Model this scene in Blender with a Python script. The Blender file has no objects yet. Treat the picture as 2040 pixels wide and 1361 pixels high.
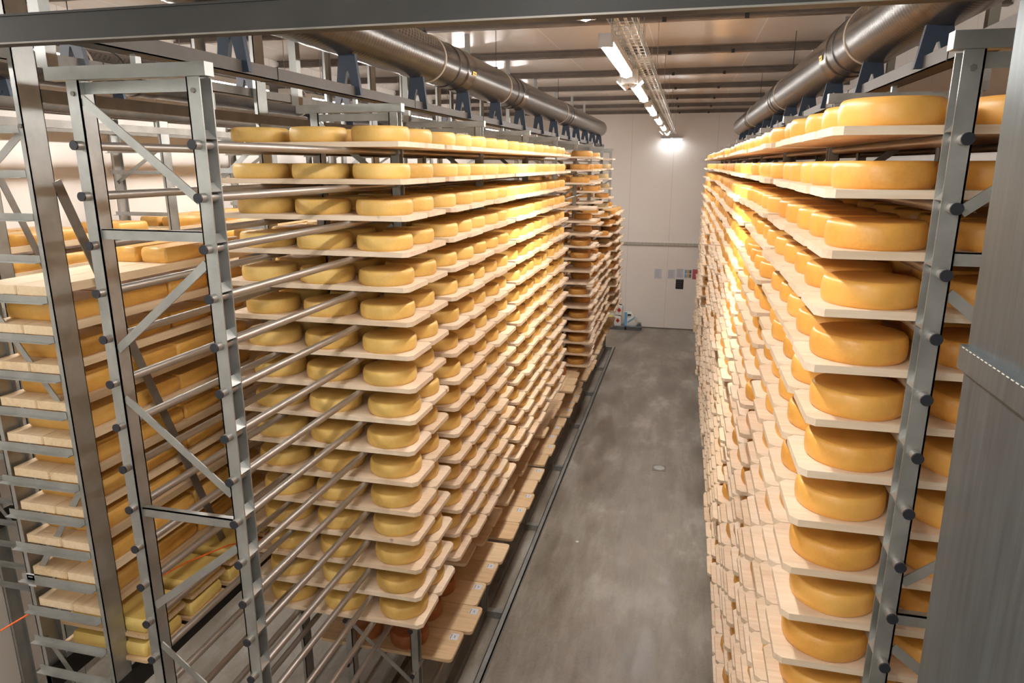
import bpy, math, random
from mathutils import Vector, Matrix
from mathutils.bvhtree import BVHTree
R = random.Random(7)
C = bpy.context.scene.collection
H = 4.68                       # eye height above the hall floor; built eye-relative, lifted at the end
YF = [2.45 + 1.88 * k for k in range(9)]     # upright frames along the racks
WALL_Y = 20.3
CEIL = 1.42

# ------------------------------------------------------------------ materials
def new_mat(name):
    m = bpy.data.materials.new(name); m.use_nodes = True
    nt = m.node_tree; b = nt.nodes['Principled BSDF']
    return m, nt, b
def N(nt, t, **kw):
    n = nt.nodes.new(t)
    for k, v in kw.items():
        if k in n.inputs: n.inputs[k].default_value = v
        else: setattr(n, k, v)
    return n
def L(nt, a, b): nt.links.new(a, b)
def ramp(nt, fac, stops):
    r = nt.nodes.new('ShaderNodeValToRGB'); e = r.color_ramp.elements
    e[0].position, e[0].color = stops[0][0], (*stops[0][1], 1)
    e[1].position, e[1].color = stops[-1][0], (*stops[-1][1], 1)
    for p, c in stops[1:-1]:
        x = e.new(p); x.color = (*c, 1)
    L(nt, fac, r.inputs[0]); return r.outputs[0]
def mix(nt, f, a, b, mode='MIX'):
    m = nt.nodes.new('ShaderNodeMix'); m.data_type = 'RGBA'; m.blend_type = mode
    for s, v in ((m.inputs[0], f), (m.inputs[6], a), (m.inputs[7], b)):
        if hasattr(v, 'is_output'): L(nt, v, s)
        elif isinstance(v, (int, float)): s.default_value = v
        else: s.default_value = (*v, 1)
    return m.outputs[2]
def math_(nt, op, a, b=0.0):
    m = nt.nodes.new('ShaderNodeMath'); m.operation = op
    for s, v in ((m.inputs[0], a), (m.inputs[1], b)):
        if hasattr(v, 'is_output'): L(nt, v, s)
        else: s.default_value = v
    return m.outputs[0]
def rnd(nt):
    g = nt.nodes.new('ShaderNodeNewGeometry'); o = nt.nodes.new('ShaderNodeObjectInfo')
    s = math_(nt, 'ADD', g.outputs['Random Per Island'], o.outputs['Random'])
    return math_(nt, 'FRACT', s)
def coords(nt, scale, shift=None):
    t = nt.nodes.new('ShaderNodeTexCoord'); mp = nt.nodes.new('ShaderNodeMapping')
    mp.inputs['Scale'].default_value = scale
    L(nt, t.outputs['Object'], mp.inputs[0])
    if shift is not None:
        c = nt.nodes.new('ShaderNodeCombineXYZ'); v = math_(nt, 'MULTIPLY', shift, 37.0)
        for i in range(3): L(nt, v, c.inputs[i])
        L(nt, c.outputs[0], mp.inputs['Location'])
    return mp.outputs[0]
def noise(nt, vec, scale, detail=4, rough=.55):
    n = N(nt, 'ShaderNodeTexNoise', Scale=scale, Detail=detail, Roughness=rough)
    L(nt, vec, n.inputs['Vector']); return n.outputs['Fac']
def bump(nt, b, h, s=.2, d=.01):
    n = N(nt, 'ShaderNodeBump', Strength=s, Distance=d); L(nt, h, n.inputs['Height']); L(nt, n.outputs[0], b.inputs['Normal'])

def cheese_mat(name, lo, mid, hi, rough=.45):
    m, nt, b = new_mat(name); r = rnd(nt)
    v = coords(nt, (1, 1, 1), r)
    n1 = noise(nt, v, 9, 5, .6); n2 = noise(nt, v, 90, 3, .7)
    f = math_(nt, 'ADD', math_(nt, 'MULTIPLY', n1, .55), math_(nt, 'ADD', math_(nt, 'MULTIPLY', n2, .25), math_(nt, 'MULTIPLY', r, .3)))
    c = ramp(nt, f, [(.25, lo), (.55, mid), (.85, hi)])
    L(nt, c, b.inputs['Base Color']); b.inputs['Roughness'].default_value = rough
    b.inputs['Subsurface Weight'].default_value = .0
    bump(nt, b, n2, .12, .004); return m
def wood_mat(name, a, b_, c_, axis=0, rough=.6):
    m, nt, b = new_mat(name); r = rnd(nt)
    sc = [14, 14, 14]; sc[axis] = 1.1
    v = coords(nt, tuple(sc), r)
    g = noise(nt, v, 3.2, 5, .6)
    v2 = coords(nt, (1.5 if axis == 0 else 5, 5 if axis == 0 else 1.5, 3), r)
    g2 = noise(nt, v2, 1.5, 2, .5)
    k = N(nt, 'ShaderNodeTexVoronoi', Scale=2.4); L(nt, coords(nt, (1, 1.6, .3), r), k.inputs['Vector'])
    f = math_(nt, 'ADD', math_(nt, 'MULTIPLY', g, .6), math_(nt, 'ADD', math_(nt, 'MULTIPLY', g2, .3), math_(nt, 'MULTIPLY', r, .22)))
    c = ramp(nt, f, [(.3, a), (.55, b_), (.8, c_)])
    knot = ramp(nt, k.outputs['Distance'], [(0.0, (1, 1, 1)), (.035, (.9, .9, .9)), (.05, (0, 0, 0))])
    kn = math_(nt, 'MULTIPLY', knot, .7)
    c = mix(nt, kn, c, (.2, .1, .045))
    L(nt, c, b.inputs['Base Color']); b.inputs['Roughness'].default_value = rough
    bump(nt, b, g, .15, .003); return m
def metal_mat(name, col, col2, rough=.4, metallic=.85, axis=None, nscale=6, spread=.12):
    m, nt, b = new_mat(name)
    sc = [1, 1, 1]
    if axis is not None: sc = [12, 12, 12]; sc[axis] = .6
    v = coords(nt, tuple(sc)); n = noise(nt, v, nscale, 5, .6)
    L(nt, ramp(nt, n, [(.3, col), (.7, col2)]), b.inputs['Base Color'])
    rr = nt.nodes.new('ShaderNodeMapRange'); L(nt, n, rr.inputs[0])
    rr.inputs[3].default_value = rough - spread; rr.inputs[4].default_value = rough + spread
    L(nt, rr.outputs[0], b.inputs['Roughness']); b.inputs['Metallic'].default_value = metallic
    return m
def plain(name, col, rough=.5, metallic=0, emit=0, ecol=None):
    m, nt, b = new_mat(name)
    if emit:
        b.inputs['Base Color'].default_value = (.8, .8, .8, 1)
        b.inputs['Emission Color'].default_value = (*(ecol or col), 1); b.inputs['Emission Strength'].default_value = emit
    else:
        n = noise(nt, coords(nt, (1, 1, 1)), 14, 3)
        L(nt, mix(nt, n, tuple(c * .88 for c in col), tuple(min(1, c * 1.08) for c in col)), b.inputs['Base Color'])
    b.inputs['Roughness'].default_value = rough; b.inputs['Metallic'].default_value = metallic
    return m

M = {}
M['yellow'] = cheese_mat('cheese rind pale yellow', (.56, .33, .085), (.72, .46, .13), (.82, .58, .20))
M['gold'] = cheese_mat('cheese rind golden', (.62, .27, .05), (.78, .39, .08), (.86, .48, .125), .36)
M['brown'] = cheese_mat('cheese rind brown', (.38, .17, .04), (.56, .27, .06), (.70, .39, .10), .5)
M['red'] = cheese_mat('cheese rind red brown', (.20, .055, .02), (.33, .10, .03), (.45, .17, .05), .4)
M['block'] = cheese_mat('cheese block rind', (.55, .27, .055), (.70, .37, .08), (.80, .50, .15), .34)
M['pale'] = cheese_mat('fresh cheese block', (.60, .40, .10), (.74, .53, .16), (.84, .66, .26), .4)
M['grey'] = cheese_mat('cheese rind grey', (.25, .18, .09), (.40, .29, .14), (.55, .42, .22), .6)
M['wood'] = wood_mat('spruce board', (.62, .44, .285), (.75, .58, .42), (.84, .70, .55))
M['woody'] = wood_mat('spruce plank lengthwise', (.60, .42, .24), (.74, .56, .36), (.82, .66, .46), 1)
M['wood2'] = wood_mat('aged spruce board', (.52, .34, .18), (.70, .49, .29), (.80, .61, .40))
M['galv'] = metal_mat('galvanised steel', (.33, .335, .32), (.47, .47, .455), .42, .75)
M['galvd'] = metal_mat('dull galvanised channel', (.17, .155, .14), (.27, .25, .225), .5, .7)
M['gchan'] = metal_mat('brown grey channel', (.060, .050, .044), (.095, .082, .073), .55, .3)
M['tube'] = metal_mat('stainless tube', (.36, .335, .31), (.48, .45, .42), .42, .85, 1, 5, .04)
M['brush'] = metal_mat('brushed steel', (.085, .10, .108), (.135, .155, .165), .36, .45, 2, 4, .08)
M['dbeam'] = metal_mat('dark steel beam', (.018, .017, .0155), (.034, .031, .028), .55, .2)
M['duct'] = None
M['cap'] = plain('black plastic cap', (.018, .020, .028), .45)
M['navy'] = plain('dark blue bracket plate', (.022, .035, .060), .5)
M['greybr'] = plain('grey bracket plate', (.15, .16, .19), .5)
M['joist'] = metal_mat('brown grey ceiling beam', (.16, .13, .11), (.22, .18, .155), .45, .4)
M['lampbody'] = plain('white lamp housing', (.62, .62, .64), .4)
M['led'] = plain('lit tube', (1, 1, 1), emit=35, ecol=(1.0, .97, .93))
M['flood'] = plain('lit flood panel', (1, 1, 1), emit=60, ecol=(1.0, .92, .74))
M['ledwall'] = plain('lit wall lamp', (1, 1, 1), emit=6, ecol=(.93, .98, 1.0))
M['wire'] = metal_mat('tray wire', (.35, .34, .32), (.5, .48, .45), .35, .85)
M['paper'] = plain('paper', (.66, .66, .70), .7)
M['ink'] = plain('grey ink', (.22, .22, .27), .7)
M['white'] = plain('white plastic', (.74, .74, .70), .4)
M['yel'] = plain('yellow plastic', (.72, .66, .10), .4)
M['redp'] = plain('red print', (.65, .03, .02), .5)
M['pink'] = plain('pink red paper', (.58, .16, .18), .7)
M['blueb'] = plain('blue print', (.16, .42, .70), .5)
M['orange'] = plain('orange rope', (.9, .16, .02), .6)
M['crate'] = plain('grey crate plastic', (.16, .18, .21), .5)
M['black'] = plain('black ink', (.015, .015, .015), .5)
M['sticker'] = plain('yellow sticker', (.85, .55, .03), .5)
M['strap'] = plain('beige strap', (.40, .33, .26), .5)
M['amber'] = plain('amber print', (.72, .42, .10), .6)
M['viol'] = plain('violet sticker', (.20, .05, .55), .5)

def duct_mat():
    m, nt, b = new_mat('spiral duct sheet')
    t = nt.nodes.new('ShaderNodeTexCoord'); s = nt.nodes.new('ShaderNodeSeparateXYZ'); L(nt, t.outputs['Object'], s.inputs[0])
    w = math_(nt, 'SINE', math_(nt, 'MULTIPLY', s.outputs[1], 150.0))
    n = noise(nt, coords(nt, (2, 1, 2)), 5, 4)
    L(nt, ramp(nt, n, [(.3, (.055, .048, .043)), (.7, (.10, .088, .08))]), b.inputs['Base Color'])
    b.inputs['Metallic'].default_value = .6; b.inputs['Roughness'].default_value = .27
    bump(nt, b, w, .12, .0015); return m
M['duct'] = duct_mat()
def floor_mat():
    m, nt, b = new_mat('wet sealed concrete')
    v = coords(nt, (1, .55, 1)); n1 = noise(nt, v, 1.1, 7, .62); n2 = noise(nt, coords(nt, (1, .2, 1)), 3.2, 6, .65); n3 = noise(nt, coords(nt, (1, 1, 1)), 40, 4)
    c = ramp(nt, n1, [(.36, (.17, .138, .105)), (.47, (.26, .222, .182)), (.55, (.32, .28, .235)), (.62, (.50, .47, .425))])
    c = mix(nt, .45, c, ramp(nt, n2, [(.38, (.14, .112, .088)), (.5, (.27, .232, .19)), (.6, (.43, .40, .36))]))
    c = mix(nt, .16, c, ramp(nt, n3, [(.3, (.08, .07, .06)), (.7, (.30, .28, .25))]))
    L(nt, c, b.inputs['Base Color'])
    L(nt, ramp(nt, n2, [(.38, (.30, .30, .30)), (.62, (.55, .55, .55))]), b.inputs['Roughness'])
    bump(nt, b, n3, .1, .004); return m
M['floor'] = floor_mat()
def panel_mat(name, ca, cb, rough, axis, period, seamcol, phase=0.0, w=.006):
    m, nt, b = new_mat(name)
    t = nt.nodes.new('ShaderNodeTexCoord'); s = nt.nodes.new('ShaderNodeSeparateXYZ'); L(nt, t.outputs['Object'], s.inputs[0])
    f = math_(nt, 'FRACT', math_(nt, 'ADD', math_(nt, 'DIVIDE', s.outputs[axis], period), 50 + phase))
    sm = math_(nt, 'LESS_THAN', f, w / period)
    n = noise(nt, coords(nt, (.5, .5, .5)), 2, 3)
    L(nt, mix(nt, sm, mix(nt, n, ca, cb), seamcol), b.inputs['Base Color'])
    b.inputs['Roughness'].default_value = rough
    return m
M['wall'] = panel_mat('cool room wall panel', (.84, .785, .74), (.88, .83, .785), .4, 0, 1.15, (.52, .47, .43), .35)
M['wallx'] = panel_mat('cool room side wall panel', (.82, .76, .71), (.86, .80, .75), .38, 1, 1.15, (.52, .47, .43))
M['ceil'] = panel_mat('glossy ceiling panel', (.66, .58, .51), (.70, .62, .55), .18, 0, 1.18, (.80, .74, .68), .42, .014)

# ------------------------------------------------------------------ mesh helpers
class MB:
    def __init__(s): s.v = []; s.f = []; s.m = []; s.mi = 0
    def add(s, vs, fs):
        o = len(s.v); s.v += [tuple(v) for v in vs]; s.f += [tuple(i + o for i in f) for f in fs]; s.m += [s.mi] * len(fs); return s
    def box(s, x0, x1, y0, y1, z0, z1):
        return s.add([(x, y, z) for z in (z0, z1) for y in (y0, y1) for x in (x0, x1)],
                     [(0, 2, 3, 1), (4, 5, 7, 6), (0, 1, 5, 4), (2, 6, 7, 3), (0, 4, 6, 2), (1, 3, 7, 5)])
    def bbox(s, x0, x1, y0, y1, z0, z1, b):          # box with chamfered vertical edges and softened top
        pts = [(x0 + b, y0), (x1 - b, y0), (x1, y0 + b), (x1, y1 - b), (x1 - b, y1), (x0 + b, y1), (x0, y1 - b), (x0, y0 + b)]
        return s.prism(pts, z0, z1)
    def prism(s, pts, z0, z1, inset=0):
        n = len(pts); vs = [(x, y, z0) for x, y in pts] + [(x, y, z1) for x, y in pts]
        fs = [tuple(range(n - 1, -1, -1)), tuple(range(n, 2 * n))] + [(i, (i + 1) % n, n + (i + 1) % n, n + i) for i in range(n)]
        return s.add(vs, fs)
    def prismy(s, pts, y0, y1):                      # pts (x,z)
        n = len(pts); vs = [(x, y0, z) for x, z in pts] + [(x, y1, z) for x, z in pts]
        fs = [tuple(range(n)), tuple(range(2 * n - 1, n - 1, -1))] + [((i + 1) % n, i, n + i, n + (i + 1) % n) for i in range(n)]
        return s.add(vs, fs)
    def tube(s, p0, p1, r, n=12, cap=True):
        p0, p1 = Vector(p0), Vector(p1); d = (p1 - p0).normalized()
        a = d.orthogonal().normalized(); b = d.cross(a)
        vs = []
        for p in (p0, p1):
            for i in range(n):
                t = 2 * math.pi * i / n; vs.append(p + a * r * math.cos(t) + b * r * math.sin(t))
        fs = [(i, (i + 1) % n, n + (i + 1) % n, n + i) for i in range(n)]
        if cap: fs += [tuple(range(n - 1, -1, -1)), tuple(range(n, 2 * n))]
        return s.add(vs, fs)
    def path(s, pts, r, n=8):
        for a, b in zip(pts, pts[1:]): s.tube(a, b, r, n)
        return s
    def bar(s, p0, p1, w, t, up=(0, 1, 0)):          # flat bar, thickness t along up, width w
        p0, p1, up = Vector(p0), Vector(p1), Vector(up); d = (p1 - p0).normalized(); a = d.cross(up).normalized() * w / 2; u = up.normalized() * t / 2
        vs = [p + sa * a + su * u for p in (p0, p1) for sa, su in ((-1, -1), (1, -1), (1, 1), (-1, 1))]
        return s.add(vs, [(0, 1, 2, 3), (7, 6, 5, 4), (0, 4, 5, 1), (1, 5, 6, 2), (2, 6, 7, 3), (3, 7, 4, 0)])
    def lathe(s, c, prof, n=32, axis='z'):
        vs = []; fs = []; k = len(prof)
        for i in range(n):
            t = 2 * math.pi * i / n
            for r, h in prof:
                if axis == 'z': vs.append((c[0] + r * math.cos(t), c[1] + r * math.sin(t), c[2] + h))
                else: vs.append((c[0] + r * math.sin(t), c[1] + h, c[2] + r * math.cos(t)))
        for i in range(n):
            j = (i + 1) % n
            for q in range(k - 1): fs.append((i * k + q, j * k + q, j * k + q + 1, i * k + q + 1))
        fs.append(tuple(i * k for i in range(n - 1, -1, -1))); fs.append(tuple(i * k + k - 1 for i in range(n)))
        return s.add(vs, fs)
    def mesh(s, name, mats, off=(0, 0, 0), smooth=False):
        me = bpy.data.meshes.new(name)
        me.from_pydata([(v[0] - off[0], v[1] - off[1], v[2] - off[2]) for v in s.v], [], s.f)
        for m in (mats if isinstance(mats, (list, tuple)) else [mats]): me.materials.append(M[m])
        me.polygons.foreach_set('material_index', s.m)
        me.validate(); me.update()
        if smooth:
            me.shade_smooth()
            try: me.set_sharp_from_angle(angle=math.radians(38))
            except Exception: pass
        return me
def wl(o):
    v = Vector((0, 0, 0))
    while o: v += o.location; o = o.parent
    return v
def part(name, mb, mat, parent, smooth=False, label=None, kind=None):
    o = bpy.data.objects.new(name, mb.mesh(name, mat, wl(parent), smooth)); C.objects.link(o); o.parent = parent
    if label: o['label'] = label
    if kind: o['kind'] = kind
    return o
def tag(o, label, cat, group=None, kind=None):
    o['label'] = label; o['category'] = cat
    if group: o['group'] = group
    if kind: o['kind'] = kind
    return o
def thing(name, label, cat, loc, group=None):
    o = bpy.data.objects.new(name, None); o.empty_display_size = .1; C.objects.link(o); o.location = loc
    return tag(o, label, cat, group)
def solo(name, mb, mat, label, cat, group=None, smooth=False, kind=None):
    xs = [v[0] for v in mb.v]; ys = [v[1] for v in mb.v]; zs = [v[2] for v in mb.v]
    off = ((min(xs) + max(xs)) / 2, (min(ys) + max(ys)) / 2, min(zs))
    o = bpy.data.objects.new(name, mb.mesh(name, mat, off, smooth)); C.objects.link(o); o.location = off
    return tag(o, label, cat, group, kind)
def struct(name, mb, mat):
    o = bpy.data.objects.new(name, mb.mesh(name, mat)); C.objects.link(o); o['kind'] = 'structure'; return o
ORD = 'zeroth first second third fourth fifth sixth seventh eighth ninth tenth eleventh twelfth thirteenth fourteenth fifteenth sixteenth seventeenth eighteenth nineteenth twentieth'.split()
ORD += ['twenty-' + ORD[i] for i in range(1, 10)] + ['thirtieth'] + ['thirty-' + ORD[i] for i in range(1, 10)] + ['fortieth'] + ['forty-' + ORD[i] for i in range(1, 10)]

# ------------------------------------------------------------------ room
XL, XR, YN = -5.75, 2.62, -1.6
struct('floor', MB().box(XL - .1, XR + .1, YN - .1, WALL_Y + .1, -H - .1, -H), 'floor')
struct('ceiling', MB().box(XL - .1, XR + .1, YN - .1, WALL_Y + .1, CEIL, CEIL + .1), 'ceil')
struct('wall_far', MB().box(XL, XR, WALL_Y, WALL_Y + .1, -H, CEIL), 'wall')
struct('wall_left', MB().box(XL - .1, XL, YN, WALL_Y, -H, CEIL), 'wallx')
struct('wall_right', MB().box(XR, XR + .1, YN, WALL_Y, -H, CEIL), 'wallx')
wn = MB(); wn.box(XL, XR, YN - .1, YN, -H, -1.2); wn.box(XL, XR, YN - .1, YN, 1.1, CEIL); wn.box(XL, -4.6, YN - .1, YN, -1.2, 1.1); wn.box(1.6, XR, YN - .1, YN, -.5, 1.1)
struct('wall_near', wn, 'wallx')
M['daylight'] = plain('daylit gallery glazing', (1, 1, 1), emit=.5, ecol=(.90, 1.0, .93))
struct('window_1', MB().box(-4.6, 1.6, YN - .06, YN - .04, -1.2, 1.1), 'daylight')
struct('trim_1', MB().box(XL, XR, WALL_Y - .006, WALL_Y, -H, -H + .03), 'joist')
# cable duct running across the far wall
cd = MB(); cd.box(-5, 2.5, WALL_Y - .05, WALL_Y - .002, -2.24, -2.165)
cdt = thing('cable_duct', 'pale slotted cable duct running level across the far wall', 'cable duct', (-1.3, WALL_Y, -2.2))
M['trunk'] = plain('pale trunking', (.50, .47, .43), .5)
part('trunking', cd, 'trunk', cdt)
cl = MB()
for i in range(60):
    x = -4.5 + i * .112
    if x < 2.4: cl.box(x, x + .012, WALL_Y - .054, WALL_Y - .05, -2.243, -2.162)
part('slots', cl, 'strap', cdt)

# ceiling beams
for i in range(9):
    y = 20.0 - i * 2.11
    t = thing('ceiling_beam', '%s brown steel beam under the ceiling, counted from the far wall' % ORD[i + 1], 'beam', (-1.5, y, 1.33), 'steel beams under the ceiling')
    b = MB(); b.box(XL, XR, y - .05, y + .05, 1.33, 1.345); b.box(XL, XR, y - .006, y + .006, 1.345, 1.405); b.box(XL, XR, y - .05, y + .05, 1.405, 1.42)
    part('beam_profile', b, 'joist', t)
    for x in (-4.15, -.30, .45):
        part('bolt', MB().box(x - .02, x + .02, y - .065, y - .05, 1.315, 1.36), 'cap', t)
# ------------------------------------------------------------------ racks
def channel(mb, x0, x1, y0, y1, z0, z1, opn, t=.006):
    if opn > 0: mb.box(x0, x0 + t, y0, y1, z0, z1)
    else: mb.box(x1 - t, x1, y0, y1, z0, z1)
    mb.box(x0, x1, y0, y0 + t, z0, z1); mb.box(x0, x1, y1 - t, y1, z0, z1)
def round_rack(t, cx, yfs, levels, low, far, side, cut=None):
    """side=-1 left rack (aisle on +x), +1 right rack"""
    s = -side
    xi, xo = cx + s * .275, cx - s * .275       # aisle post / back post centre
    for k, y in enumerate(yfs):
        y0 = y - .05
        for nm, px, op in (('aisle', xi, s), ('back', xo, -s)):
            m = MB(); channel(m, px - .029, px + .029, y0, y0 + .075, -H, .32, op)
            if k < 3:
                for zt, ys_, _ in levels:
                    if ys_ > 3 and k == 0: continue
                    m.bar((px - op * .002, y0 + .0375, zt + .056), (px + op * .028, y0 + .0375, zt + .022), .068, .003, (op * .034, 0, .030))
            po = part('post', m, 'galv', t)
            if k == 0:
                bt = MB(); bt.tube((px, y0 - .006, .27), (px, y0, .27), .010, 6); part('bolt', bt, 'galvd', po)
        m = MB(); xa = cx + s * .335; xb = cx - s * .40
        m.box(min(xa, xb), max(xa, xb), y0 - .003, y0 + .05, .322, .372)
        part('top_bar', m, 'galv', t)
        m = MB(); m.box(xb - .025, xb + .025, y0 - .003, y0 + .05, .372, CEIL)
        part('hanger_arm', m, 'galv', t)
        m = MB(); m.box(min(xi, xo), max(xi, xo), y0 + .03, y0 + .036, .27, .315); part('cross_bar', m, 'galv', t)
        lo, hi = min(xi, xo) + .03, max(xi, xo) - .03
        for z in (-.28, -1.555, -2.83, -4.1):
            m = MB(); m.box(lo, hi, y0 + .012, y0 + .02, z - .024, z + .018); m.box(lo, hi, y0 + .012, y0 + .045, z + .014, z + .018)
            part('cross_bar', m, 'galv', t)
        for za, zb, d in ((.25, -.14, 1), (-.39, -.78, -1), (-1.0, -1.41, 1), (-1.67, -2.05, -1), (-2.26, -2.68, 1), (-2.96, -3.34, -1), (-3.5, -3.95, 1)):
            a, b = (xo, xi) if d > 0 else (xi, xo)
            a += s * (.03 if d > 0 else -.03); b += s * (-.03 if d > 0 else .03)
            m = MB(); m.bar((a, y0 + .008, za), (b, y0 + .008, zb), .036, .006); part('brace', m, 'galv', t)
    for px in (cx + s * .272, cx - s * .272 - s * .0):
        for z, ys, ye in levels:
            m = MB(); m.tube((px, ys, z), (px, ye, z), .0185, 14, False)
            o = part('support_tube', m, 'tube', t, True)
            part('end_cap', MB().tube((px, ys - .006, z), (px, ys + .002, z), .0188, 14), 'cap', o, True)
    for px in (xi, xo):
        m = MB(); m.box(px - .035, px + .035, yfs[0] - .1, yfs[-1] + .1, -H, -H + .10); part('base_beam', m, 'galvd', t)
YE = YF[-1] + .12
tL = thing('cheese_rack', 'tall steel tube rack of round yellow cheeses left of the aisle', 'rack', (-2.105, 10, -H), 'long storage racks')
lv = [(.072 - .2 * k, 2.365, YE) for k in range(16)] + [(-3.13, 2.365, YE), (-3.44, 4.23, YE), (-3.84, 4.23, YE), (-4.24, 4.23, YE)]
round_rack(tL, -2.105, YF, lv, 0, 0, -1)
tR = thing('cheese_rack', 'tall steel tube rack of round golden cheeses right of the aisle', 'rack', (1.05, 10, -H), 'long storage racks')
round_rack(tR, 1.055, [y - .02 for y in YF], [(.072 - .2 * k, 2.345, YE) for k in range(22)], 0, 0, 1)

# angle racks for cheese blocks
def angle_rack(t, x0, x1, yfs, rungs, top):
    for k, y in enumerate(yfs):
        for px in (x0, x1):
            m = MB()
            m.box(px - .015, px + .015, y, y + .004, -H, top); m.box(px - .015, px - .009, y, y + .12, -H, top) if px == x0 else m.box(px + .009, px + .015, y, y + .12, -H, top)
            m.box(px - .015, px + .015, y + .116, y + .12, -H, top)
            po = part('post', m, 'galv', t)
            if k == 0 and px == x1:
                b = MB(); b.tube((px, y - .006, .17), (px, y, .17), .011, 6); part('bolt', b, 'galvd', po)
        for z in rungs:
            m = MB(); m.box(x0 - .045, x1 - .014, y - .004, y - .001, z - .032, z); m.box(x0 - .045, x1 - .014, y - .034, y - .001, z - .036, z - .032)
            part('shelf_angle', m, 'galv', t)
    # bracing of the front frame
        zs = [.55, .17, -.62, -1.32, -1.62, -2.28, -2.65, -3.4]
        for i in range(0, 8, 2):
            d = 1 if (i // 2) % 2 else -1
            xa, xb = (x0, x1) if d > 0 else (x1, x0)
            if i == 0: xa, xb = x1, x0; 
            m = MB(); m.bar((xa, y + .03, zs[i + 1] + .0) if i == 0 else (xa, y + .03, zs[i]), (xb, y + .03, zs[i + 1] - (.35 if i == 0 else 0)), .035, .005); part('brace', m, 'galv', t)
    m = MB(); m.bar((x1 + .012, yfs[0] + .13, -.08), (x1 + .018, yfs[0] + 1.09, -2.75), .055, .006, (1, 0, 0)); part('diagonal_brace', m, 'galvd', t)
    for px in (x0, x1):
        m = MB(); m.box(px - .02, px + .02, yfs[0], yfs[-1], -3.0, -2.86); part('base_beam', m, 'dbeam', t)
        m = MB(); m.box(px - .02, px + .02, yfs[0] + .12, yfs[-1], .28, .34); part('top_rail', m, 'galvd', t)
tA = thing('cheese_rack', 'angle-iron rack of rectangular cheese blocks at the left edge', 'rack', (-3.23, 6, -H), 'long storage racks')
AX0, AX1 = -3.45, -2.985
YA = [2.69 + 1.88 * k for k in range(5)]
zA = [-.627 - .2 * k for k in range(-4, 11)] + [-2.827, -3.027]
angle_rack(tA, AX0, AX1, YA, [z for z in zA], CEIL)
tag_m = MB(); tag_m.box(AX0 - .012, AX0 + .04, 2.686, 2.689, -2.30, -2.22)
pt = part('paper_tag', tag_m, 'paper', tA, label='white paper tag on post')
tg = MB(); tg.box(AX0, AX0 + .028, 2.684, 2.686, -2.243, -2.236); tg.box(AX0 + .004, AX0 + .03, 2.684, 2.686, -2.275, -2.265); part('print', tg, 'ink', pt)
tC = thing('cheese_rack', 'far angle-iron rack of cheese blocks against the left wall', 'rack', (-5.2, 8, -H), 'long storage racks')
CX0, CX1 = -5.5, -4.93
YC = [4.05 + 1.85 * k for k in range(6)]
zC = [-.06 - .2 * k for k in range(-1, 18)]
angle_rack(tC, CX0, CX1, YC, zC, .45)

# overhead guide channels with A-shaped saddles
def guide(x, z, y0, y1, lab, brmat, first, step, n, z2):
    t = thing('guide_channel', lab, 'channel', (x, (y0 + y1) / 2, z), 'overhead guide channels')
    m = MB(); m.box(x - .05, x + .05, y0, y1, z, z + .005); m.box(x - .05, x - .044, y0, y1, z, z + .062); m.box(x + .044, x + .05, y0, y1, z, z + .062)
    part('channel', m, 'gchan' if x > -2.5 else 'galvd', t)
    for k in range(9):
        yy = YF[k]
        if y0 < yy < y1:
            m = MB(); m.box(x - .012, x + .012, yy - .03, yy, .372 if x > -2.5 else .34, z); part('stud', m, 'galv', t)
            bj = MB(); bj.box(x - .053, x + .053, yy + .9, yy + .905, z - .002, z + .066)
            if yy + .9 < y1: part('joint_strap', bj, 'dbeam', t)
    for i in range(n):
        y = first + i * step; h0 = z + .01; w = .085
        m = MB()
        m.prismy([(x - w, h0), (x - w + .05, h0), (x - .005, h0 + (z2 - h0) * .62), (x + .005, h0 + (z2 - h0) * .62), (x + w - .05, h0), (x + w, h0), (x + .055, z2), (x - .055, z2)], y, y + .03)
        part('saddle_bracket', m, brmat, t)
guide(-2.1, .41, 2.08, 17.9, 'long grey channel with dark saddle brackets above the left round-cheese rack', 'navy', 3.05, 1.175, 13, .662)
guide(1.05, .41, 2.08, 17.0, 'long grey channel with dark saddle brackets above the right rack', 'navy', 2.5, 1.175, 12, .602)
guide(-3.15, .47, 2.1, 14, 'tan channel with grey saddle brackets above the cheese block rack', 'greybr', 3.2, 1.5, 7, .66)
guide(-5.2, .41, 2.1, 16, 'channel with dark saddle brackets nearest the left wall', 'navy', 3.4, 1.175, 10, .637)

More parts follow.
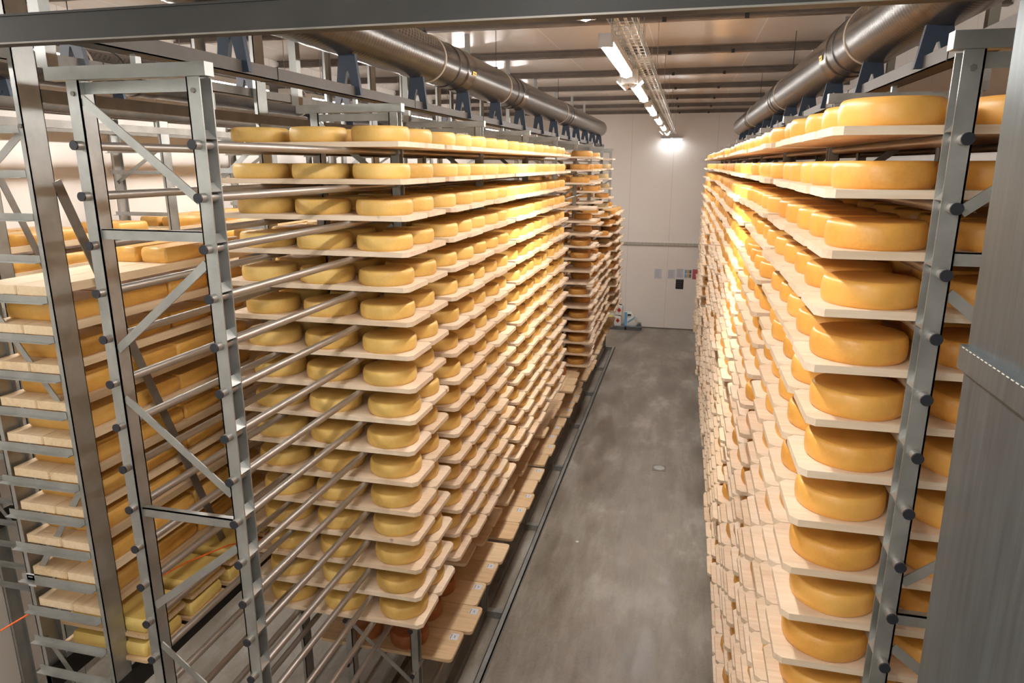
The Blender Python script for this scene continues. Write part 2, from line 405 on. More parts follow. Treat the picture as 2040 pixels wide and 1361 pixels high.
# ------------------------------------------------------------------ air ducts
def duct(x, z, r, y0, y1, lab, straps, stick):
    t = thing('air_duct', lab, 'duct', (x, (y0 + y1) / 2, z - r), 'round air ducts')
    prof = [(r, 0), (r, y1 - y0 - .02), (r - .012, y1 - y0)]
    part('duct_pipe', MB().lathe((x, y0, z), prof, 48, 'y'), 'duct', t, True)
    for ys in straps:
        part('strap', MB().lathe((x, ys, z), [(r + .001, 0), (r + .006, .004), (r + .006, .022), (r + .001, .026)], 48, 'y'), 'strap', t, True)
        m = MB(); m.tube((x, ys + .013, z + r), (x, ys + .013, CEIL), .004, 6); m.box(x - .015, x + .015, ys, ys + .026, z + r, z + r + .03)
        part('hanger_rod', m, 'cap', t)
        part('seam', MB().lathe((x, ys + .38, z), [(r + .001, 0), (r + .005, .005), (r + .005, .014), (r + .001, .02)], 48, 'y'), 'cap', t, True)
        part('coupling', MB().lathe((x, ys + .62, z), [(r + .001, 0), (r + .007, .012), (r + .003, .05), (r + .003, .22), (r + .007, .26), (r + .001, .275)], 48, 'y'), 'duct', t, True)
    # perforations along the upper flank
    h = MB(); sd = 1 if x < 0 else -1
    for row in range(5):
        ang = math.radians(48 + row * 7) * sd
        for i in range(70):
            y = y0 + .6 + i * .055 + (row % 2) * .027
            c = Vector((x + (r + .0008) * math.sin(ang), y, z + (r + .0008) * math.cos(ang)))
            nrm = Vector((math.sin(ang), 0, math.cos(ang))); tt = Vector((0, 1, 0)); bb = nrm.cross(tt)
            vs = [c + (tt * math.cos(q) + bb * math.sin(q)) * .007 for q in [k * math.pi / 3 for k in range(6)]]
            h.add(vs, [tuple(range(6))])
    part('air_holes', h, 'cap', t, kind='stuff')
    for ys in stick:
        ang = math.radians(100) * sd; m = MB(); vs = []
        for dz in (-.09, .09):
            for dy in (0, .11):
                a = ang + dz; vs.append((x + (r + .009) * math.sin(a), ys + dy, z + (r + .009) * math.cos(a)))
        m.add(vs, [(0, 1, 3, 2)]); o = part('sticker', m, 'sticker', t)
        m = MB(); vs = []
        for dz in (-.02, .02):
            for dy in (.02, .09):
                a = ang + dz; vs.append((x + (r + .010) * math.sin(a), ys + dy, z + (r + .010) * math.cos(a)))
        m.add(vs, [(0, 1, 3, 2)]); part('print', m, 'black', o)
duct(-2.13, .835, .18, 1.4, 17.5, 'long dark round air duct above the left round-cheese rack', (5.68, 7.6 + .3, 11.8), (6.42,))
duct(1.07, .775, .18, 1.4, 16.1, 'long dark round air duct above the right rack', (4.95, 8.7, 12.4), (5.68,))
duct(-5.2, .81, .18, 1.4, 15.5, 'dark round air duct nearest the left wall', (5.3, 8.9), (6.0,))

# ------------------------------------------------------------------ lamps and trays
ROW = {-.52: ('over the main aisle', 'main aisle'), -4.12: ('over the left aisle', 'left aisle')}
for X, z0, n0 in ((-.52, .69, 8), (-4.12, .69, 8)):
    for i in range(n0):
        y = (4.45 if X > -1 else 4.99) + (i - 2) * 2.33
        t = thing('tube_lamp', '%s lit tube lamp from the front %s' % (ORD[i + 1], ROW[X][0]), 'lamp', (X, y + .75, z0), 'tube lamps ' + ROW[X][0])
        m = MB(); m.bbox(X - .045, X + .045, y, y + 1.5, z0 + .02, z0 + .065, .01); part('housing', m, 'lampbody', t)
        m = MB(); m.prismy([(X + .042 * math.cos(a), z0 + .02 + .042 * math.sin(a)) for a in [math.pi + k * math.pi / 6 for k in range(7)]], y + .02, y + 1.48)
        part('lit_diffuser', m, 'led', t)
        for e in (y - .01, y + 1.48):
            m = MB(); m.bbox(X - .046, X + .046, e, e + .03, z0 - .012, z0 + .066, .012); part('end_piece', m, 'lampbody', t)
        m = MB(); m.tube((X, y + .3, z0 + .06), (X, y + .3, CEIL), .003, 6); m.tube((X, y + 1.2, z0 + .06), (X, y + 1.2, CEIL), .003, 6); part('suspension_wire', m, 'wire', t)
    xt = X + .10
    tr = thing('cable_tray', 'wire mesh cable tray running %s' % ROW[X][0], 'cable tray', (xt, 10, z0 + .1), 'wire cable trays')
    m = MB()
    for dx, dz in ((-.07, .07), (-.07, 0), (-.025, 0), (.025, 0), (.07, 0), (.07, .07)):
        m.tube((xt + dx, 2.2, z0 + .1 + dz), (xt + dx, 19.6, z0 + .1 + dz), .003, 5)
    part('long_wire', m, 'wire', tr)
    m = MB(); y = 2.2
    while y < 19.6:
        m.path([(xt - .07, y, z0 + .185), (xt - .07, y, z0 + .097), (xt + .07, y, z0 + .097), (xt + .07, y, z0 + .185)], .0028, 4); y += .14
    part('cross_wires', m, 'wire', tr, kind='stuff')
    m = MB(); m.tube((xt - .02, 2.2, z0 + .112), (xt - .02, 19.4, z0 + .112), .008, 6); m.tube((xt + .03, 2.2, z0 + .11), (xt + .03, 19.4, z0 + .11), .006, 6)
    part('cable', m, 'white', tr, True)
    for k in range(8): part('hanger_rod', MB().tube((xt + .07, 3.12 + k * 2.11, z0 + .17), (xt + .07, 3.12 + k * 2.11, CEIL), .003, 5), 'wire', tr)
# twin flood heads
SPOT_W = 80
for X, y, lab, w in ((-.52, 6.25, 'twin flood lamp with grey box behind the nearest aisle lamp', 1), (-.52, 15.72, 'small twin flood lamp near the far end of the aisle', .25), (-4.12, 6.95, 'twin flood lamp in the row over the left aisle', .25)):
    z = .66; t = thing('flood_lamp', lab, 'lamp', (X, y, z), 'twin flood lamps')
    m = MB(); m.bbox(X - .075, X + .075, y - .13, y - .03, z - .01, z + .10, .02); part('housing', m, 'lampbody', t)
    for sx in (-1, 1):
        ca, sa = math.cos(.75), math.sin(.75) * sx
        def tb(a0, a1, b0, b1, c0, c1):
            q = MB().box(a0, a1, b0, b1, c0, c1)
            q.v = [(X + sx * .065 + u * ca - v * sa, w_, z + u * sa + v * ca) for u, w_, v in q.v]; return q
        hd = part('lamp_head', tb(-.05, .05, y, y + .15, -.012, .028), 'lampbody', t)
        part('lit_panel', tb(-.043, .043, y + .007, y + .143, -.016, -.0122), 'flood', hd)
        ld = bpy.data.lights.new('flood_beam', 'SPOT'); ld.energy = SPOT_W * w; ld.color = (1.0, .93, .74); ld.spot_size = math.radians(72); ld.spot_blend = .8; ld.shadow_soft_size = .05
        lo = bpy.data.objects.new('flood_beam', ld); C.objects.link(lo)
        lo.location = (X + sx * .075, y + .09, z - .035)
        lo.rotation_euler = Vector((sx * 1.0, .62, -1.75)).to_track_quat('-Z', 'Y').to_euler()
    part('suspension_wire', MB().tube((X, y - .08, z + .1), (X, y - .08, CEIL), .003, 6), 'wire', t)
    m = MB(); m.box(X - .012, X + .012, y - .04, y + .13, z + .018, z + .04); part('mounting_bar', m, 'lampbody', t)
t = thing('wall_lamp', 'bright twin lamp mounted high on the far wall', 'lamp', (-.47, 20.1, .66))
m = MB(); m.box(-.76, -.18, 20.08, WALL_Y, .70, .73); part('bracket', m, 'lampbody', t)
for x in (-.75, -.46):
    hd = part('lamp_head', MB().bbox(x, x + .27, 20.0, 20.16, .665, .705, .02), 'lampbody', t)
    part('lit_panel', MB().box(x + .01, x + .26, 19.992, 20.15, .645, .6655), 'ledwall', hd)

# ------------------------------------------------------------------ near steelwork
t = thing('steel_beam', 'dark steel beam crossing the top of the view', 'beam', (-1.5, 2.0, .38))
m = MB(); m.box(XL, XR, 1.975, 2.05, .385, .395); m.box(XL, XR, 1.98, 2.0, .395, .472); m.box(XL, XR, 1.975, 2.05, .465, .472); part('web', m, 'dbeam', t)
part('lower_edge', MB().box(XL, XR, 1.972, 1.977, .381, .386), 'galvd', t)
t = thing('steel_column', 'brushed steel column with a clamp band at the right edge', 'column', (.83, 1.65, -H))
m = MB()
m.add([(.703, 1.30, CEIL), (1.0, 1.30, CEIL), (1.0, 1.9, CEIL), (.678, 1.9, CEIL), (.775, 1.30, -H), (1.0, 1.30, -H), (1.0, 1.9, -H), (.775, 1.9, -H)],
      [(0, 1, 2, 3), (4, 7, 6, 5), (0, 3, 7, 4), (3, 2, 6, 7), (2, 1, 5, 6), (1, 0, 4, 5)])
part('shaft', m, 'brush', t)
m = MB(); m.box(.692, 1.01, 1.29, 1.906, -.497, -.437); cb = part('clamp_band', m, 'brush', t)
m = MB()
for i in range(26): m.box(.6905, .6921, 1.30 + i * .023, 1.312 + i * .023, -.4415, -.4395)
part('weld_marks', m, 'white', cb)
part('sticker', MB().add([(.7135, 1.55, -1.22), (.7135, 1.51, -1.30), (.7135, 1.58, -1.30)], [(0, 1, 2)]), 'viol', t)

# ------------------------------------------------------------------ floor guard rail
t = thing('guard_rail', 'low steel guide rail along the floor beside the left rack', 'rail', (-1.6, 10, -H))
m = MB(); m.box(-1.625, -1.565, 2.3, 17.62, -4.625, -4.60); m.box(-1.625, -1.618, 2.3, 17.62, -4.66, -4.6); m.box(-1.572, -1.565, 2.3, 17.62, -4.68, -4.6); part('rail', m, 'galv', t)
for k, y in enumerate(YF + [17.55]):
    if k == 8: continue
    m = MB(); m.box(-1.86, -1.62, y - .03, y + .03, -4.625, -4.605); m.box(-1.86, -1.62, y - .034, y - .028, -4.68, -4.605); m.box(-1.86, -1.62, y + .028, y + .034, -4.68, -4.605)
    cp = part('cross_piece', m, 'galv', t)
    part('bolt', MB().tube((-1.70, y - .04, -4.65), (-1.70, y - .033, -4.65), .008, 6), 'galv', cp)

# ------------------------------------------------------------------ boards and wheels of the round racks
def wheel_prof(r, h, n):
    if n: return [(r * .93, 0), (r * .975, h * .08), (r * .997, h * .28), (r, h * .5), (r * .994, h * .72), (r * .97, h * .9), (r * .93, h * .985), (r * .90, h), (r * .5, h * .995)]
    return [(r * .94, 0), (r, h * .3), (r, h * .7), (r * .93, h)]
def board_pts(x0, x1, y0, y1, c, rounded=False):
    if not rounded: return [(x0 + c, y0), (x1 - c, y0), (x1, y0 + c), (x1, y1 - c), (x1 - c, y1), (x0 + c, y1), (x0, y1 - c), (x0, y0 + c)]
    pts = []
    for cx, cy, a0 in ((x1 - c, y0 + c, -90), (x1 - c, y1 - c, 0), (x0 + c, y1 - c, 90), (x0 + c, y0 + c, 180)):
        for k in range(5):
            a = math.radians(a0 + k * 22.5); pts.append((cx + c * math.cos(a), cy + c * math.sin(a)))
    return pts
boards, wheels = [], []       # dicts
BW, TH = .350, .028
def add_board(rack, lev, col, x0, x1, y0, z, style): boards.append(dict(rack=rack, lev=lev, col=col, x0=x0, x1=x1, y=y0, z=z, style=style))
def add_wheel(rack, lev, col, slot, x, y, z, r, h, mat): wheels.append(dict(rack=rack, lev=lev, col=col, slot=slot, x=x, y=y, z=z, r=r, h=h, mat=mat))
# left rack
colL = []
ci = 0
for b in range(9):
    for j in range(5):
        y = YF[b] + .085 + .358 * j
        if b == 0 and j < 3: continue
        ci += 1; colL.append((ci, b, j, y))
for ci, b, j, y in colL:
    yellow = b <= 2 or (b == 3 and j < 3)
    sec2 = y > 11.0 and b <= 7
    for l in range(20):
        z = .092 - .2 * l
        if yellow and l > 15: continue
        if not yellow and not sec2: continue
        if sec2:
            if l > 17 or (l in (0, 3) and R.random() < .6) or (b == 7 and l < 6) or (b in (5, 6) and l < 10 and (j < 3 or R.random() < .15)): continue
            gap = R.random() < .10
        jx = R.gauss(0, .007) + (.0 if j % 2 == 0 else .012) + (.015 if b else 0)
        if sec2: jx = (.11 if b == 4 else -.03) + R.gauss(0, .015) + (.10 if b == 7 else 0)
        xa, xb = -2.69 + jx, -1.50 + jx
        add_board('L', l + 1, ci, xa, xb, y, z, 'wood')
        if sec2 and gap: continue
        h = .085
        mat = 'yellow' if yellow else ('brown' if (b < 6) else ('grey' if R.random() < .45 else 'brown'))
        for s_, xc in enumerate((-1.70, -2.09, -2.475)):
            if sec2 and R.random() < .12: continue
            rr = (.163 if yellow else .156) + R.gauss(0, .0012)
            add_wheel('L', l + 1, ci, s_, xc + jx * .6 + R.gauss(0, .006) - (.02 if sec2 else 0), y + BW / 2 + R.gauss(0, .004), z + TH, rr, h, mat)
# low shelves of the left rack: rounded boards, some with tags, dark red wheels further in
for b in range(1, 8):
    for j in range(5):
        y = YF[b] + .085 + .358 * j
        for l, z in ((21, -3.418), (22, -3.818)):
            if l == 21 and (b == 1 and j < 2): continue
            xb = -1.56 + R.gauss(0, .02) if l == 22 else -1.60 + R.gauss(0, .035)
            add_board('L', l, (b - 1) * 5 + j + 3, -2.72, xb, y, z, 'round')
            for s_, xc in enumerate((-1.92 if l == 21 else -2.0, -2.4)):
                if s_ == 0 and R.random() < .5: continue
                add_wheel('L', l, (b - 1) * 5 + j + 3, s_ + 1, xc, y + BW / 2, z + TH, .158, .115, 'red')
# right rack
ci = 0
for b in range(9):
    BO = [R.gauss(0, .016) for _ in range(22)]
    for j in range(5):
        y = YF[b] + .068 + .356 * j; ci += 1
        bj = R.gauss(0, .004)
        for l in range(22):
            z = .092 - .2 * l
            far = max(0, y - 7)
            jx = bj + BO[l] * (b > 0) + R.gauss(0, .007)
            if b >= 6: jx -= .05
            add_board('R', l + 1, ci, .455 + jx, 1.645 + jx, y, z, 'wood')
            mat = 'gold' if y < 8.1 or l < 1 else ('brown' if (11.8 > y > 8.1) else 'gold')
            if y > 8.1 and R.random() < .15: mat = 'brown'
            for s_, xc in enumerate((.655, 1.05, 1.44)):
                add_wheel('R', l + 1, ci, s_, xc + jx * .7 + R.gauss(0, .006), y + BW / 2 + R.gauss(0, .004), z + TH, (.163 if y < 9 else .155) + R.gauss(0, .0012), .092, mat)
# small pale cheeses near the far end, low down
for l, z in ((21, -3.418), (22, -3.818)):
    for i in range(9):
        for q in range(2):
            xx, yy = -1.70 - q * .15 + R.uniform(-.01, .01), 15.35 + i * .19
            if int((yy - YF[6] - .085) / 1.88) * 1.88 + YF[6] + 1.80 < yy < int((yy - YF[6] - .085) / 1.88) * 1.88 + YF[6] + 1.97: continue
            sc_ = MB().lathe((xx, yy, z + .028), wheel_prof(.06, .07, 1), 20)
            solo('small_cheese', sc_, 'pale', 'small pale yellow cheese on a low board near the far end of the left rack', 'cheese', 'small cheeses low at the far end', True)
# ---- which of them show largest: cast the view's rays against simple proxies
CAM_F, YAW, PIT, ROLL = 1379.4, .2412, .2506, .0005
fw = Vector((-math.sin(YAW) * math.cos(PIT), math.cos(YAW) * math.cos(PIT), -math.sin(PIT)))
rt = Vector((math.cos(YAW), math.sin(YAW), 0)); up = rt.cross(fw)
rt2 = rt * math.cos(ROLL) + up * math.sin(ROLL); up2 = -rt * math.sin(ROLL) + up * math.cos(ROLL)
pv, pf, own = [], [], []
for i, w in enumerate(wheels):
    n = 12; o = len(pv)
    for dz in (0, w['h']):
        for k in range(n): a = 2 * math.pi * k / n; pv.append((w['x'] + w['r'] * math.cos(a), w['y'] + w['r'] * math.sin(a), w['z'] + dz))
    fs = [tuple(o + k for k in range(n)), tuple(o + n + k for k in range(n))] + [(o + k, o + (k + 1) % n, o + n + (k + 1) % n, o + n + k) for k in range(n)]
    pf += fs; own += [('w', i)] * len(fs)
for i, b in enumerate(boards):
    o = len(pv); pv += [(x, y, z) for z in (b['z'], b['z'] + TH) for y in (b['y'], b['y'] + BW) for x in (b['x0'], b['x1'])]
    fs = [tuple(o + q for q in f) for f in [(0, 2, 3, 1), (4, 5, 7, 6), (0, 1, 5, 4), (2, 6, 7, 3), (0, 4, 6, 2), (1, 3, 7, 5)]]
    pf += fs; own += [('b', i)] * 6
bvh = BVHTree.FromPolygons(pv, pf)
seen_w, seen_b = {}, {}
for py in range(2, 1361, 4):
    for px in range(2, 2040, 4):
        d = (fw + rt2 * ((px - 1020) / CAM_F) - up2 * ((py - 680.5) / CAM_F))
        h_ = bvh.ray_cast((0, 0, 0), d)
        if h_[2] is not None:
            k, i = own[h_[2]]; dd = seen_w if k == 'w' else seen_b; dd[i] = dd.get(i, 0) + 1
top_w = set(sorted(seen_w, key=lambda i: -seen_w[i])[:300]); top_b = set(sorted(seen_b, key=lambda i: -seen_b[i])[:300])
print('visible wheels', len(seen_w), 'boards', len(seen_b), 'of', len(wheels), len(boards))
RN = {'L': 'left rack', 'R': 'right rack'}
SL = ['aisle end', 'middle', 'inner end']
MN = {'yellow': 'pale yellow', 'gold': 'golden', 'brown': 'brown', 'grey': 'greyish', 'red': 'dark red'}
protos = {}
def stamp(mb, r, h):
    for k in range(7): mb.box(-.03 + k * .008, -.026 + k * .008, r * .25, r * .25 + (.02 if k % 2 else .028), h * .997, h * 1.004)
def wheel_proto(key, w):
    if key not in protos:
        mb = MB().lathe((0, 0, 0), wheel_prof(w['r'], w['h'], 1), 44)
        protos[key] = mb.mesh('round_cheese', w['mat'], (0, 0, 0), True)
    return protos[key]
sm = MB(); stamp(sm, .17, .085); stamp_me = sm.mesh('rind_stamp', 'brown')
restW = MB(); order = ['yellow', 'gold', 'brown', 'grey', 'red']
for i, w in enumerate(wheels):
    if i in top_w:
        o = bpy.data.objects.new('round_cheese', wheel_proto((w['mat'], w['rack'], w['h'], i % 6), w)); C.objects.link(o)
        o.location = (w['x'], w['y'], w['z']); o.rotation_euler.z = R.random() * 6.28 if w['rack'] == 'R' else R.uniform(-.5, .5)
        tag(o, '%s cheese wheel, %s, %s board back, %s shelf down, %s' % (MN[w['mat']], SL[w['slot']], ORD[w['col']], ORD[w['lev']], RN[w['rack']]), 'cheese wheel', 'round cheeses on the ' + RN[w['rack']])
        if w['rack'] == 'L' and w['mat'] == 'yellow' and w['col'] <= 2 and w['lev'] > 4:
            s_ = bpy.data.objects.new('rind_stamp', stamp_me); C.objects.link(s_); s_.parent = o
    elif i in seen_w or R.random() < .999:
        # hidden ones behind the front rows matter only for shade; keep them light
        restW.mi = order.index(w['mat']); restW.lathe((w['x'], w['y'], w['z']), wheel_prof(w['r'], w['h'], 0), 20 if i in seen_w else 10)
solo('round_cheese', restW, order, 'the many remaining small or hidden round cheeses filling both tall racks', 'cheese wheel', None, True, 'stuff')
restB = MB()
for i, b in enumerate(boards):
    rd = b['style'] == 'round'; mat = 'wood2' if rd else 'wood'
    pts = board_pts(b['x0'], b['x1'], b['y'], b['y'] + BW, .035 if rd else .028, rd)
    if i in top_b:
        mb = MB().prism(pts, b['z'], b['z'] + TH)
        nm = 'wooden board'
        o = solo('cheese_board', mb, mat, '%s wooden board, %s from the front, %s shelf down, %s' % ('rounded brown' if rd else 'pale', ORD[b['col']], ORD[b['lev']], RN[b['rack']]), 'board', 'boards of the ' + RN[b['rack']])
        if rd and b['lev'] == 22 and R.random() < .8:
            zt = b['z'] + TH; x1 = b['x1']; yb = b['y'] + BW
            p = part('paper_tag', MB().box(x1 - .10, x1 - .03, yb - .115, yb - .035, zt, zt + .001), 'paper', o, label='white paper tag')
            q = MB(); q.box(x1 - .095, x1 - .088, yb - .108, yb - .045, zt + .001, zt + .0016); q.box(x1 - .065, x1 - .057, yb - .09, yb - .06, zt + .001, zt + .0016); part('print', q, 'ink', p)
    else:
        restB.mi = 1 if rd else 0; restB.prism(pts, b['z'], b['z'] + TH)
solo('cheese_board', restB, ['wood', 'wood2'], 'the many remaining small or hidden wooden boards of both tall racks', 'board', None, False, 'stuff')

# ------------------------------------------------------------------ cheese blocks on the angle racks
def block(x0, x1, y0, y1, z, h, mat, lab, grp, rack):
    b = .012; mb = MB(); n = []
    def ring(i, zz):
        c = b + i; return [(x0 + i + b, y0 + i, zz), (x1 - i - b, y0 + i, zz), (x1 - i, y0 + i + b, zz), (x1 - i, y1 - i - b, zz), (x1 - i - b, y1 - i, zz), (x0 + i + b, y1 - i, zz), (x0 + i, y1 - i - b, zz), (x0 + i, y0 + i + b, zz)]
    rs = [ring(.007, z), ring(0, z + .012), ring(-.003, z + h * .5), ring(0, z + h - .014), ring(.010, z + h)]
    vs = [v for r_ in rs for v in r_]; fs = [tuple(range(7, -1, -1)), tuple(range(32, 40))]
    for q in range(4):
        for k in range(8): fs.append((q * 8 + k, q * 8 + (k + 1) % 8, q * 8 + 8 + (k + 1) % 8, q * 8 + 8 + k))
    mb.add(vs, fs)
    return solo('cheese_block', mb, mat, lab, 'cheese block', grp, True)
def blocks_on(rack, x0, x1, yfs, levels, ystart, skip):
    nm = 'left-edge angle rack' if rack == 'A' else 'wall-side angle rack'
    for li, z in enumerate(levels):
        # two planks side by side per bay
        nb = 0
        for bi, y in enumerate(yfs):
            ye = y + 1.88 - .02; mid = (x0 + x1) / 2 + .02
            for pi, (a, b) in enumerate(((x0 + .02, mid - .002), (mid + .002, x1 - .018))):
                mb = MB().prism(board_pts(a, b, y + .14 if bi else ystart, ye + .1, .006), z, z + .045)
                solo('shelf_plank', mb, 'woody', '%s long plank, bay %s back, %s shelf down, %s' % (('inner', 'outer')[pi], ORD[bi + 1], ORD[li + 1], nm), 'plank', 'long planks of the block racks')
            yy = (ystart + .10) if bi == 0 else y + .2
            while yy + .34 < ye + .05:
                nb += 1
                if not skip(li, bi, yy):
                    L_ = .36 + R.uniform(-.015, .015)
                    if rack == 'A' and (li > 0): cols = [(x0 + .045, x1 - .03)]
                    else: cols = [(x0 + .03, (x0 + x1) / 2 - .01), ((x0 + x1) / 2 + .01, x1 - .03)]
                    for ci_, (a, b) in enumerate(cols):
                        block(a + R.uniform(0, .02), b - R.uniform(0, .015), yy, yy + L_, z + .046, .092, 'block',
                              'orange rectangular cheese, %s%s from front, %s shelf down, %s' % (('' if len(cols) == 1 else ('inner side, ', 'outer side, ')[ci_]), ORD[nb], ORD[li + 1], nm), 'cheese blocks on the ' + nm, rack)
                yy += .375
levA = [-.627 - .2 * k for k in range(0, 10)]
blocks_on('A', AX0, AX1, YA[:2], [z + .0 for z in levA], 2.70, lambda li, bi, y: (li == 0 and (y < 3.3)) or (bi == 1 and li > 0 and y > 5.2))
blocks_on('C', CX0, CX1, YC[:2], [-.66 - .2 * k for k in range(0, 8)], 4.08, lambda li, bi, y: (li == 0 and 4.6 < y < 5.2) or (bi == 1 and li > 2))
# bottom two levels of the block rack: pale blocks jutting out on short cross boards
for li, z in enumerate((-2.60, -2.745)):
    for i in range(8):
        y = 2.80 + i * .385 - li * .02
        solo('cross_board', MB().prism(board_pts(AX0 + .02, AX1 + .16, y, y + .33, .01), z - .022, z), 'wood2', 'short cross board under a pale cheese, %s back, %s of two low rows' % (ORD[i + 1], ('upper', 'lower')[li]), 'board', 'cross boards of the low rows')
        block(AX0 + .1, AX1 + .145, y + .015, y + .315, z + .001, .085, 'pale', 'pale yellow cheese block jutting out, %s back, %s of two low rows' % (ORD[i + 1], ('upper', 'lower')[li]), 'pale cheese blocks in the low rows', 'A')

# orange rope
m = MB(); m.path([(-4.6, 2.25, -2.72), (-3.62, 2.60, -2.56), (-3.46, 2.78, -2.47), (-2.98, 3.06, -2.43), (-2.86, 3.22, -2.385), (-2.80, 3.53, -2.44), (-2.72, 4.0, -2.62)], .005, 8)
solo('rope', m, 'orange', 'thin orange rope slung through the block rack', 'rope', None, True)

# ------------------------------------------------------------------ far end objects
def can(x, y, z, w, h, mat, lab, grp, red):
    t = thing('jerrycan', lab, 'jerrycan', (x, y, z), grp)
    m = MB(); d = .10
    pr = lambda s, zz: [(x - w * s / 2 + .02, y - d * s, zz), (x + w * s / 2 - .02, y - d * s, zz), (x + w * s / 2, y - d * s + .02, zz), (x + w * s / 2, y + d * s - .02, zz), (x + w * s / 2 - .02, y + d * s, zz), (x - w * s / 2 + .02, y + d * s, zz), (x - w * s / 2, y + d * s - .02, zz), (x - w * s / 2, y - d * s + .02, zz)]
    rs = [pr(.95, z), pr(1, z + .02), pr(1, z + h * .78), pr(.72, z + h * .9)]
    vs = [v for r_ in rs for v in r_]; fs = [tuple(range(7, -1, -1)), tuple(range(24, 32))]
    for q in range(3):
        for k in range(8): fs.append((q * 8 + k, q * 8 + (k + 1) % 8, q * 8 + 8 + (k + 1) % 8, q * 8 + 8 + k))
    m.add(vs, fs); part('body', m, mat, t)
    part('cap', MB().tube((x + w * .2, y, z + h * .9), (x + w * .2, y, z + h * .99), .022, 10), 'black' if red else 'white', t, True)
    m = MB(); m.path([(x - w * .3, y, z + h * .88), (x - w * .25, y, z + h * .98), (x + w * .05, y, z + h * .98), (x + w * .08, y, z + h * .89)], .010, 6); part('handle', m, 'black' if red else mat, t)
    zc = z + h * .48; s = .055
    if red:
        lb = part('warning_label', MB().add([(x, y - d - .003, zc - s * 1.3), (x + s * 1.1, y - d - .003, zc), (x, y - d - .003, zc + s * 1.3), (x - s * 1.1, y - d - .003, zc)], [(0, 1, 2, 3)]), 'redp', t)
        part('flame', MB().add([(x - .018, y - d - .005, zc - .02), (x + .018, y - d - .005, zc - .02), (x + .014, y - d - .005, zc + .01), (x, y - d - .005, zc + .035), (x - .014, y - d - .005, zc + .01)], [(0, 1, 2, 3, 4)]), 'black', lb)
    else:
        lb = part('warning_label', MB().box(x - .07, x + .07, y - d - .004, y - d - .002, zc - .04, zc + .07), 'sticker', t)
        q = MB()
        for k in (-1, 1): q.add([(x + k * .035, y - d - .006, zc - .02), (x + k * .035 + .025, y - d - .006, zc + .01), (x + k * .035, y - d - .006, zc + .04), (x + k * .035 - .025, y - d - .006, zc + .01)], [(0, 1, 2, 3)])
        part('hazard_marks', q, 'black', lb)
yc = 20.02
can(-1.72, yc, -4.575, .21, .315, 'white', 'white jerrycan with red diamond, standing on the crate by the wall', 'white jerrycans', True)
can(-1.69, yc, -4.575 + .312, .21, .315, 'white', 'white jerrycan with red diamond, stacked on another jerrycan', 'white jerrycans', True)
can(-1.95, yc, -4.575, .20, .29, 'yel', 'yellow jerrycan beside the white jerrycans at the wall', None, False)
for x0, x1, lab in ((-1.93, -1.50, 'low grey plastic crate under the white jerrycans'), (-1.465, -1.04, 'low grey plastic crate under the blue and white bag')):
    t = thing('crate', lab, 'crate', ((x0 + x1) / 2, yc, -H), 'grey crates at the far wall')
    y0, y1 = yc - .17, yc + .15; m = MB()
    m.box(x0, x1, y0, y1, -H, -H + .012); m.box(x0 - .006, x1 + .006, y0 - .006, y1 + .006, -H + .09, -H + .105)
    for k in range(9):
        xx = x0 + (x1 - x0 - .012) * k / 8; m.box(xx, xx + .012, y0, y0 + .01, -H, -H + .09); m.box(xx, xx + .012, y1 - .01, y1, -H, -H + .09)
    m.box(x0, x1, y0, y0 + .008, -H + .04, -H + .055); m.box(x0, x0 + .01, y0, y1, -H, -H + .09); m.box(x1 - .01, x1, y0, y1, -H, -H + .09)
    part('crate_frame', m, 'crate', t)
    part('crate_lattice', MB().box(x0 + .012, x1 - .012, y0 + .012, y0 + .016, -H + .01, -H + .09), 'galvd', t)
t = thing('powder_bag', 'white plastic bag with blue stripes on the right crate', 'bag', (-1.37, yc, -4.575))
m = MB(); x0, x1, z0, z1 = -1.50, -1.16, -4.575, -4.15
rows = [(0, .0, .0, .085), (.15, -.02, .02, .11), (.45, -.03, -.03, .10), (.75, -.02, -.11, .07), (1.0, -.03, -.17, .015)]
vs = []
for f, a, b, d in rows:
    zz = z0 + (z1 - z0) * f; xa, xb = x0 + a, x1 + b
    vs += [(xa, yc - d * .4, zz), (xa + .05, yc - d, zz), (xb - .05, yc - d, zz), (xb, yc - d * .4, zz), (xb, yc + d * .4, zz), (xb - .05, yc + d, zz), (xa + .05, yc + d, zz), (xa, yc + d * .4, zz)]
fs = [tuple(range(7, -1, -1)), tuple(range(32, 40))]
for q in range(4):
    for k in range(8): fs.append((q * 8 + k, q * 8 + (k + 1) % 8, q * 8 + 8 + (k + 1) % 8, q * 8 + 8 + k))
m.add(vs, fs); part('bag_body', m, 'white', t, True)
m = MB(); m.box(x0 - .025, x0 + .045, yc - .122, yc - .108, z0 + .01, z1 - .01); part('blue_edge', m, 'blueb', t)
m = MB(); m.bar((x0 + .07, yc - .118, z0 + .12), (x0 + .27, yc - .118, z0 + .28), .03, .008); part('blue_stripe', m, 'blueb', t)
m = MB(); m.box(x0 + .06, x0 + .16, yc - .118, yc - .110, z1 - .11, z1 - .06); part('dark_lettering', m, 'black', t)
t = thing('wire_bucket', 'small grey bucket beside the bag on the crate', 'bucket', (-1.11, yc, -4.575))
part('bucket_body', MB().lathe((-1.11, yc, -4.575), [(.05, 0), (.06, .07), (.055, .07), (.046, .004)], 20), 'crate', t, True)
m = MB(); m.path([(-1.165, yc, -4.51), (-1.17, yc, -4.47), (-1.05, yc, -4.47), (-1.055, yc, -4.51)], .005, 6); part('handle', m, 'black', t)
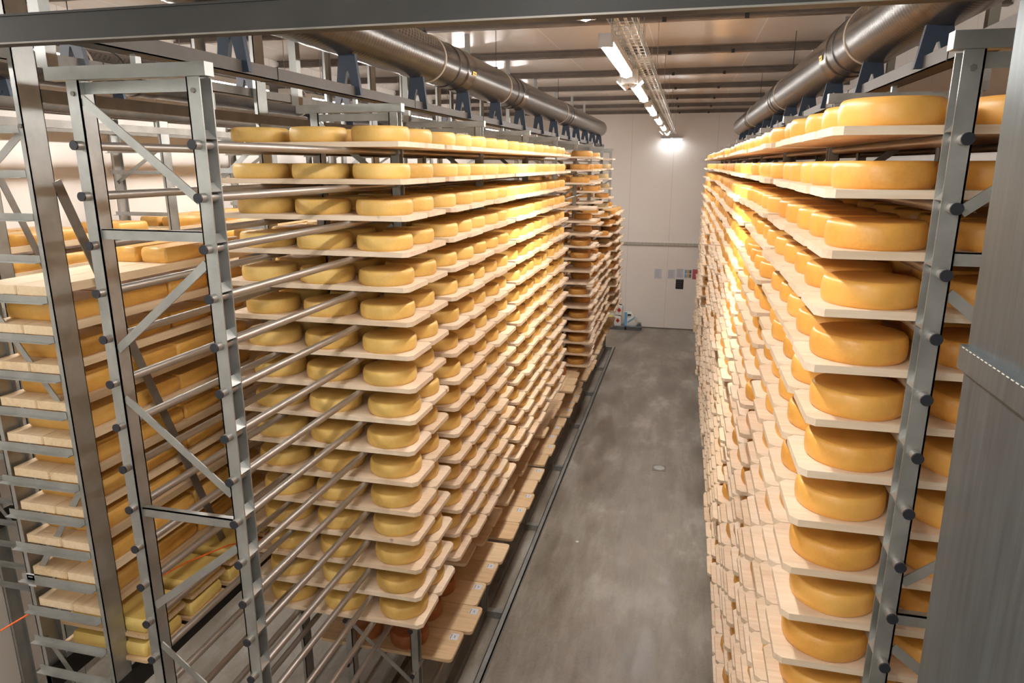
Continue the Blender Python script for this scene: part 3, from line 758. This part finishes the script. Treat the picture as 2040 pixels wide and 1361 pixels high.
def sheet(x0, x1, z0, z1, lab, mat='paper', cols=None, lines=7):
    t = thing('paper_sheet' if mat != 'black' else 'poster', lab, 'paper' if mat != 'black' else 'poster', ((x0 + x1) / 2, WALL_Y, z0), 'papers on the far wall' if mat == 'paper' else None)
    part('sheet', MB().box(x0, x1, WALL_Y - .004, WALL_Y - .001, z0, z1), mat, t)
    m = MB()
    if cols:
        for r_ in range(2):
            for k, c in enumerate(cols):
                q = MB(); w = (x1 - x0) / 3; q.box(x0 + k * w + .004, x0 + (k + 1) * w - .004, WALL_Y - .006, WALL_Y - .004, z1 - .02 - r_ * .12 - .095, z1 - .02 - r_ * .12); part('colour_field', q, c, t)
    else:
        for k in range(lines):
            zz = z1 - .03 - k * (z1 - z0 - .05) / lines; m.box(x0 + .02, x1 - .02 - R.random() * .05, WALL_Y - .006, WALL_Y - .004, zz - .006, zz)
        part('text_lines', m, 'ink' if mat == 'paper' else ('redp' if mat == 'pink' else 'greybr'), t)
sheet(-.754, -.545, -3.206, -2.917, 'pale paper sheet with grey text, alone at the left of the notices')
sheet(-.374, -.165, -3.195, -2.925, 'pale paper sheet with grey text, left of the row of notices')
sheet(-.136, .062, -3.17, -2.895, 'pale paper sheet with grey text, directly above the dark poster')
sheet(.092, .284, -3.165, -2.905, 'paper sheet with blue and orange fields, left of the red notice', 'paper', ['blueb', 'amber', 'greybr'])
sheet(.312, .535, -3.185, -2.898, 'red paper notice at the right end of the notices', 'pink')
sheet(-.137, .081, -3.484, -3.202, 'dark poster with blurred print under the paper notices', 'black', None, 4)

# floor drain and spot
t = thing('floor_drain', 'square metal floor drain in the middle of the aisle', 'drain', (-.156, 10.43, -H))
part('drain_plate', MB().box(-.26, -.05, 10.32, 10.54, -H, -H + .004), 'galvd', t)
part('drain_ring', MB().lathe((-.156, 10.43, -H + .004), [(.05, 0), (.085, 0), (.085, .003), (.05, .003)], 24), 'galv', t)
solo('floor_disc', MB().lathe((-1.087, 7.92, -H), [(.02, 0), (.02, .002), (.01, .002)], 16), 'white', 'tiny pale disc lying on the aisle floor', 'disc')

# ------------------------------------------------------------------ lift, camera, world
for o in list(bpy.context.scene.objects):
    if o.parent is None: o.location.z += H
cam = bpy.data.cameras.new('camera'); co = bpy.data.objects.new('camera', cam); C.objects.link(co)
rm = Matrix((rt2, up2, -fw)).transposed().to_4x4(); co.matrix_world = Matrix.Translation((0, 0, H)) @ rm
cam.sensor_fit = 'HORIZONTAL'; cam.sensor_width = 36; cam.lens = 36 * CAM_F / 2040; cam.clip_start = .05; cam.clip_end = 100
bpy.context.scene.camera = co
w = bpy.data.worlds.new('world'); bpy.context.scene.world = w; w.use_nodes = True
w.node_tree.nodes['Background'].inputs[0].default_value = (.9, .95, 1, 1); w.node_tree.nodes['Background'].inputs[1].default_value = .0
sc = bpy.context.scene
sc.view_settings.view_transform = 'Standard'; sc.view_settings.look = 'None'; sc.view_settings.gamma = 1; sc.view_settings.use_curve_mapping = False
sc.view_settings.exposure = 1.4
sc.cycles.use_denoising = True; sc.cycles.max_bounces = 8; sc.cycles.diffuse_bounces = 5; sc.cycles.glossy_bounces = 3
sc.cycles.sample_clamp_indirect = 6
